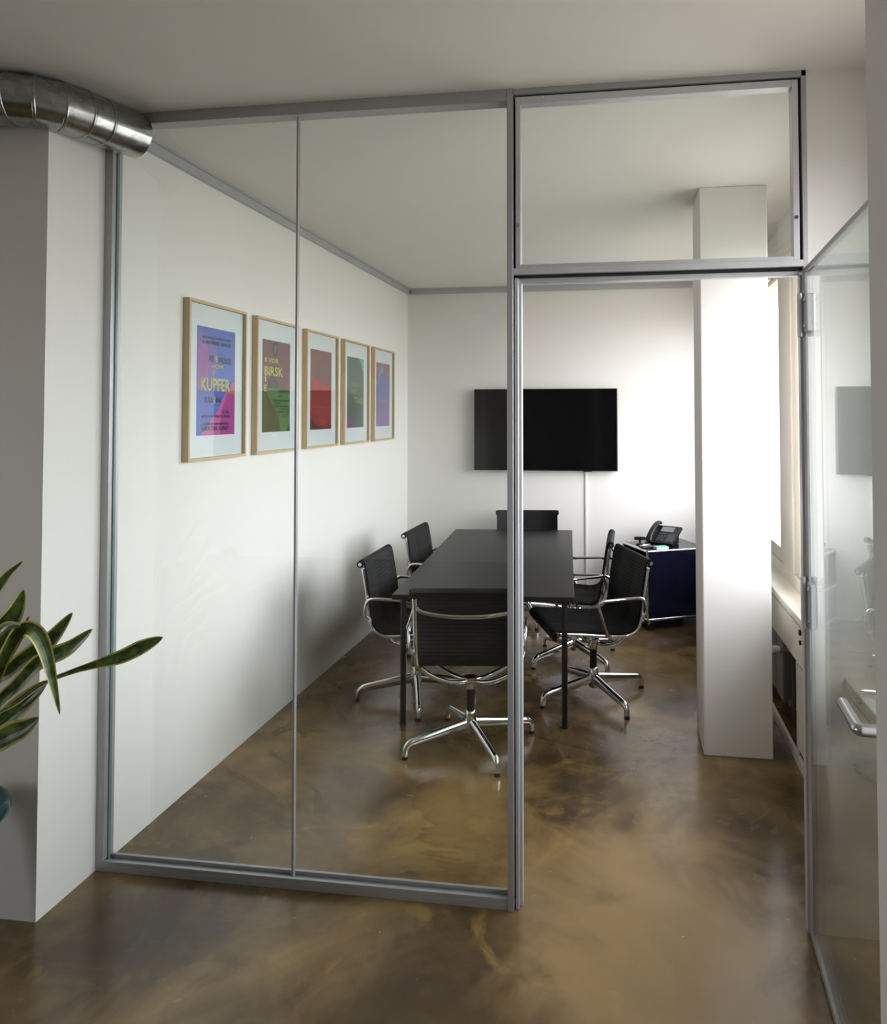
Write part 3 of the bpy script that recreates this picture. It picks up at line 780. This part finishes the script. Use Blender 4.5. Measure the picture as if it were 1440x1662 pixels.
# ------------------------------------------------------------------ snake plant
PX, PY = -.140, -.57
pt = MB().lathe([(.10, 0), (.12, .004), (.128, .06), (.150, .22), (.170, .37), (.178, .418), (.198, .428), (.212, .442), (.216, .456), (.211, .470), (.198, .480), (.180, .478), (.172, .460), (.170, .42)], (PX, PY, 0), n=48).build('plant_pot', M['teal'])
MB().lathe([(.001, .444), (.10, .446), (.171, .442)], (PX, PY, 0), n=40).build('soil', M['soil'], pt)
def leaf_mesh(path, wmax, nrm, peak=.55, fold=.10, narrow=.35, grow=1):
    Q = catmull([Vector(p) for p in path], 8); n = len(Q); nrm = Vector(nrm).normalized()
    cols = (-1, -.76, -.4, 0, .4, .76, 1); up = []; dn = []
    for i, p in enumerate(Q):
        f = i/(n-1); t = (Q[min(i+1, n-1)]-Q[max(i-1, 0)]).normalized()
        sd = t.cross(nrm).normalized(); nn = sd.cross(t)
        w = wmax*((narrow+(1-narrow)*math.sin(min(1, f/peak)*PI/2)**grow) if f < peak else math.cos((f-peak)/(1-peak)*PI/2)**.8+.01)
        up.append([p+sd*w*c+nn*(w*fold*c*c*4+.0012) for c in cols]); dn.append([p+sd*w*c+nn*(w*fold*c*c*4-.0012) for c in cols])
    mb = MB(); k = len(cols)
    for grid, flip in ((up, 0), (dn, 1)):
        vs = [q for r_ in grid for q in r_]
        for c in range(k-1):
            fs = []
            for i in range(n-1):
                q = (i*k+c, i*k+c+1, (i+1)*k+c+1, (i+1)*k+c)
                fs.append(q[::-1] if flip else q)
            o = len(mb.v)
            mb.add(vs, fs, 1 if c in (0, k-2) else 0, True)
    return mb
def lf(path, w, nrm=(.5, -.85, .15), **k):
    leaf_mesh(path, w, nrm, **k).build('leaf', [M['leaf'], M['leafedge']], pt)
B = lambda dx, dy: (PX+dx, PY+dy, .43)
lf([B(.10, .02), (.013, -.52, .634), (.065, -.5, .685), (.118, -.49, .71), (.156, -.48, .741)], .036, (.3, -.8, .5))
lf([B(.09, .05), (-.008, -.5, .703), (.087, -.48, .783), (.17, -.47, .843), (.244, -.46, .874), (.308, -.45, .894), (.345, -.44, .904), (.395, -.43, .919), (.453, -.42, .947), (.505, -.40, .972)], .022, (.35, -.85, .3), peak=.86, narrow=.22, grow=6)
lf([B(.09, .06), (-.017, -.49, .67), (.057, -.47, .74), (.114, -.46, .795), (.159, -.45, .842)], .032, (.3, -.85, .45))
lf([B(.08, .08), (-.026, -.46, .722), (.058, -.45, .826), (.112, -.44, .885), (.164, -.44, .912), (.218, -.43, .939), (.283, -.42, .994)], .025, (.4, -.85, .3), peak=.72)
lf([B(.07, .09), (-.048, -.45, .783), (.027, -.44, .868), (.102, -.43, .925), (.146, -.42, .962), (.206, -.41, 1.039)], .027, (.5, -.8, .2), peak=.68)
lf([B(.09, -.01), (.03, -.56, .74), (.096, -.56, .912), (.135, -.57, .98), (.168, -.57, 1.027), (.198, -.57, 1.035), (.219, -.56, 1.012), (.240, -.555, .962), (.259, -.55, .881), (.276, -.54, .781)], .0215, (.75, -.65, .15), peak=.62)
lf([B(.06, -.02), (-.02, -.555, .70), (.047, -.55, .862), (.097, -.54, .942), (.137, -.54, .997), (.161, -.53, 1.059)], .017, (.6, -.8, .1))
lf([B(.03, .05), (-.06, -.51, .76), (-.013, -.5, .914), (.048, -.5, 1.009), (.089, -.5, 1.066), (.115, -.5, 1.128)], .032, (.7, -.7, .0))
lf([B(.0, .05), (-.09, -.50, .86), (-.016, -.5, 1.072), (.025, -.5, 1.129), (.05, -.49, 1.168), (.093, -.48, 1.208)], .015, (.6, -.8, .1))
lf([B(.05, -.05), (.02, -.60, .80), (.093, -.6, .978), (.132, -.6, 1.024), (.161, -.6, 1.046), (.199, -.6, 1.051)], .022, (.2, -.7, .7))
lf([B(-.07, -.03), (-.20, -.60, .85), (-.24, -.60, 1.12)], .03)
lf([B(-.04, .06), (-.15, -.50, .95), (-.16, -.48, 1.30)], .03)
tag(pt, 'snake plant with yellow-edged leaves in a dark teal pot beside the wall end', 'plant')

# ------------------------------------------------------------------ daylight
w = bpy.data.worlds.new('overcast_sky'); S.world = w; w.use_nodes = True
bg = w.node_tree.nodes['Background']
wt = w.node_tree
tcw = N(wt, "ShaderNodeTexCoord"); sx = N(wt, "ShaderNodeSeparateXYZ"); wt.links.new(tcw.outputs["Generated"], sx.inputs[0])
wr_ = N(wt, "ShaderNodeValToRGB")          # bright overcast sky above, darker street below the horizon
el = wr_.color_ramp.elements
el[0].position = .40; el[0].color = (.27, .262, .245, 1); el[1].position = .54; el[1].color = (.945, .95, 1.0, 1)
e3 = el.new(.74); e3.color = (.92, .93, 1.0, 1); e4 = el.new(.93); e4.color = (.34, .36, .42, 1)
ma = N(wt, "ShaderNodeMath", operation='MULTIPLY_ADD'); ma.inputs[1].default_value = .5; ma.inputs[2].default_value = .5
wt.links.new(sx.outputs["Z"], ma.inputs[0]); wt.links.new(ma.outputs[0], wr_.inputs[0]); wt.links.new(wr_.outputs[0], bg.inputs['Color'])
bg.inputs['Strength'].default_value = 9.4
def added_opening_portal():  # sky portal for the added, unseen side opening that fills the front room
    L = bpy.data.lights.new('sky_portal', 'AREA'); L.shape = 'RECTANGLE'; L.size = 1.3; L.size_y = .8; L.cycles.is_portal = True
    o = bpy.data.objects.new('sky_portal', L); COL.objects.link(o); o.location = (-3.13, -2.4, 1.65); o.rotation_euler = (0, math.radians(-90), 0)
added_opening_portal()
def portal(name, y0, y1, z0, z1):
    L = bpy.data.lights.new(name, 'AREA'); L.shape = 'RECTANGLE'; L.size = z1-z0; L.size_y = y1-y0
    L.cycles.is_portal = True
    o = bpy.data.objects.new(name, L); COL.objects.link(o)
    o.location = (XR+.19, (y0+y1)/2, (z0+z1)/2); o.rotation_euler = (0, math.radians(90), 0)
portal('sky_portal', .11, D-.14, .75, 2.58)
portal('sky_portal', -1.24, -.14, .83, 2.58)

# ------------------------------------------------------------------ camera
cam = bpy.data.cameras.new('camera'); co = bpy.data.objects.new('camera', cam); COL.objects.link(co)
F, PXc, PYc, yaw, pit, rol = 1191.5, 839.98, 636.52, .143143, .028846, .001741
cam.sensor_fit = 'AUTO'; cam.sensor_width = 36; cam.lens = F/1662*36
cam.shift_x = (720-PXc)/1662; cam.shift_y = (PYc-831)/1662
cam.clip_start = .05
f = Vector((-math.sin(yaw)*math.cos(pit), math.cos(yaw)*math.cos(pit), math.sin(pit)))
r = Vector((math.cos(yaw), math.sin(yaw), 0)); d = f.cross(r)
r2 = r*math.cos(rol)+d*math.sin(rol); d2 = -r*math.sin(rol)+d*math.cos(rol)
m = Matrix((r2, -d2, -f)).transposed().to_4x4(); m.translation = Vector((1.90597, -2.49161, 1.65575))
co.matrix_world = m
S.camera = co
vs = S.view_settings
S.display_settings.display_device = 'sRGB'
vs.view_transform = 'Standard'; vs.look = 'None'; vs.exposure = 0.5; vs.gamma = 1.0; vs.use_curve_mapping = False
S.cycles.max_bounces = 12; S.cycles.transparent_max_bounces = 24; S.cycles.diffuse_bounces = 6; S.cycles.glossy_bounces = 6
S.cycles.sample_clamp_indirect = 8.0
S.cycles.caustics_reflective = False; S.cycles.caustics_refractive = False
S.cycles.use_denoising = True
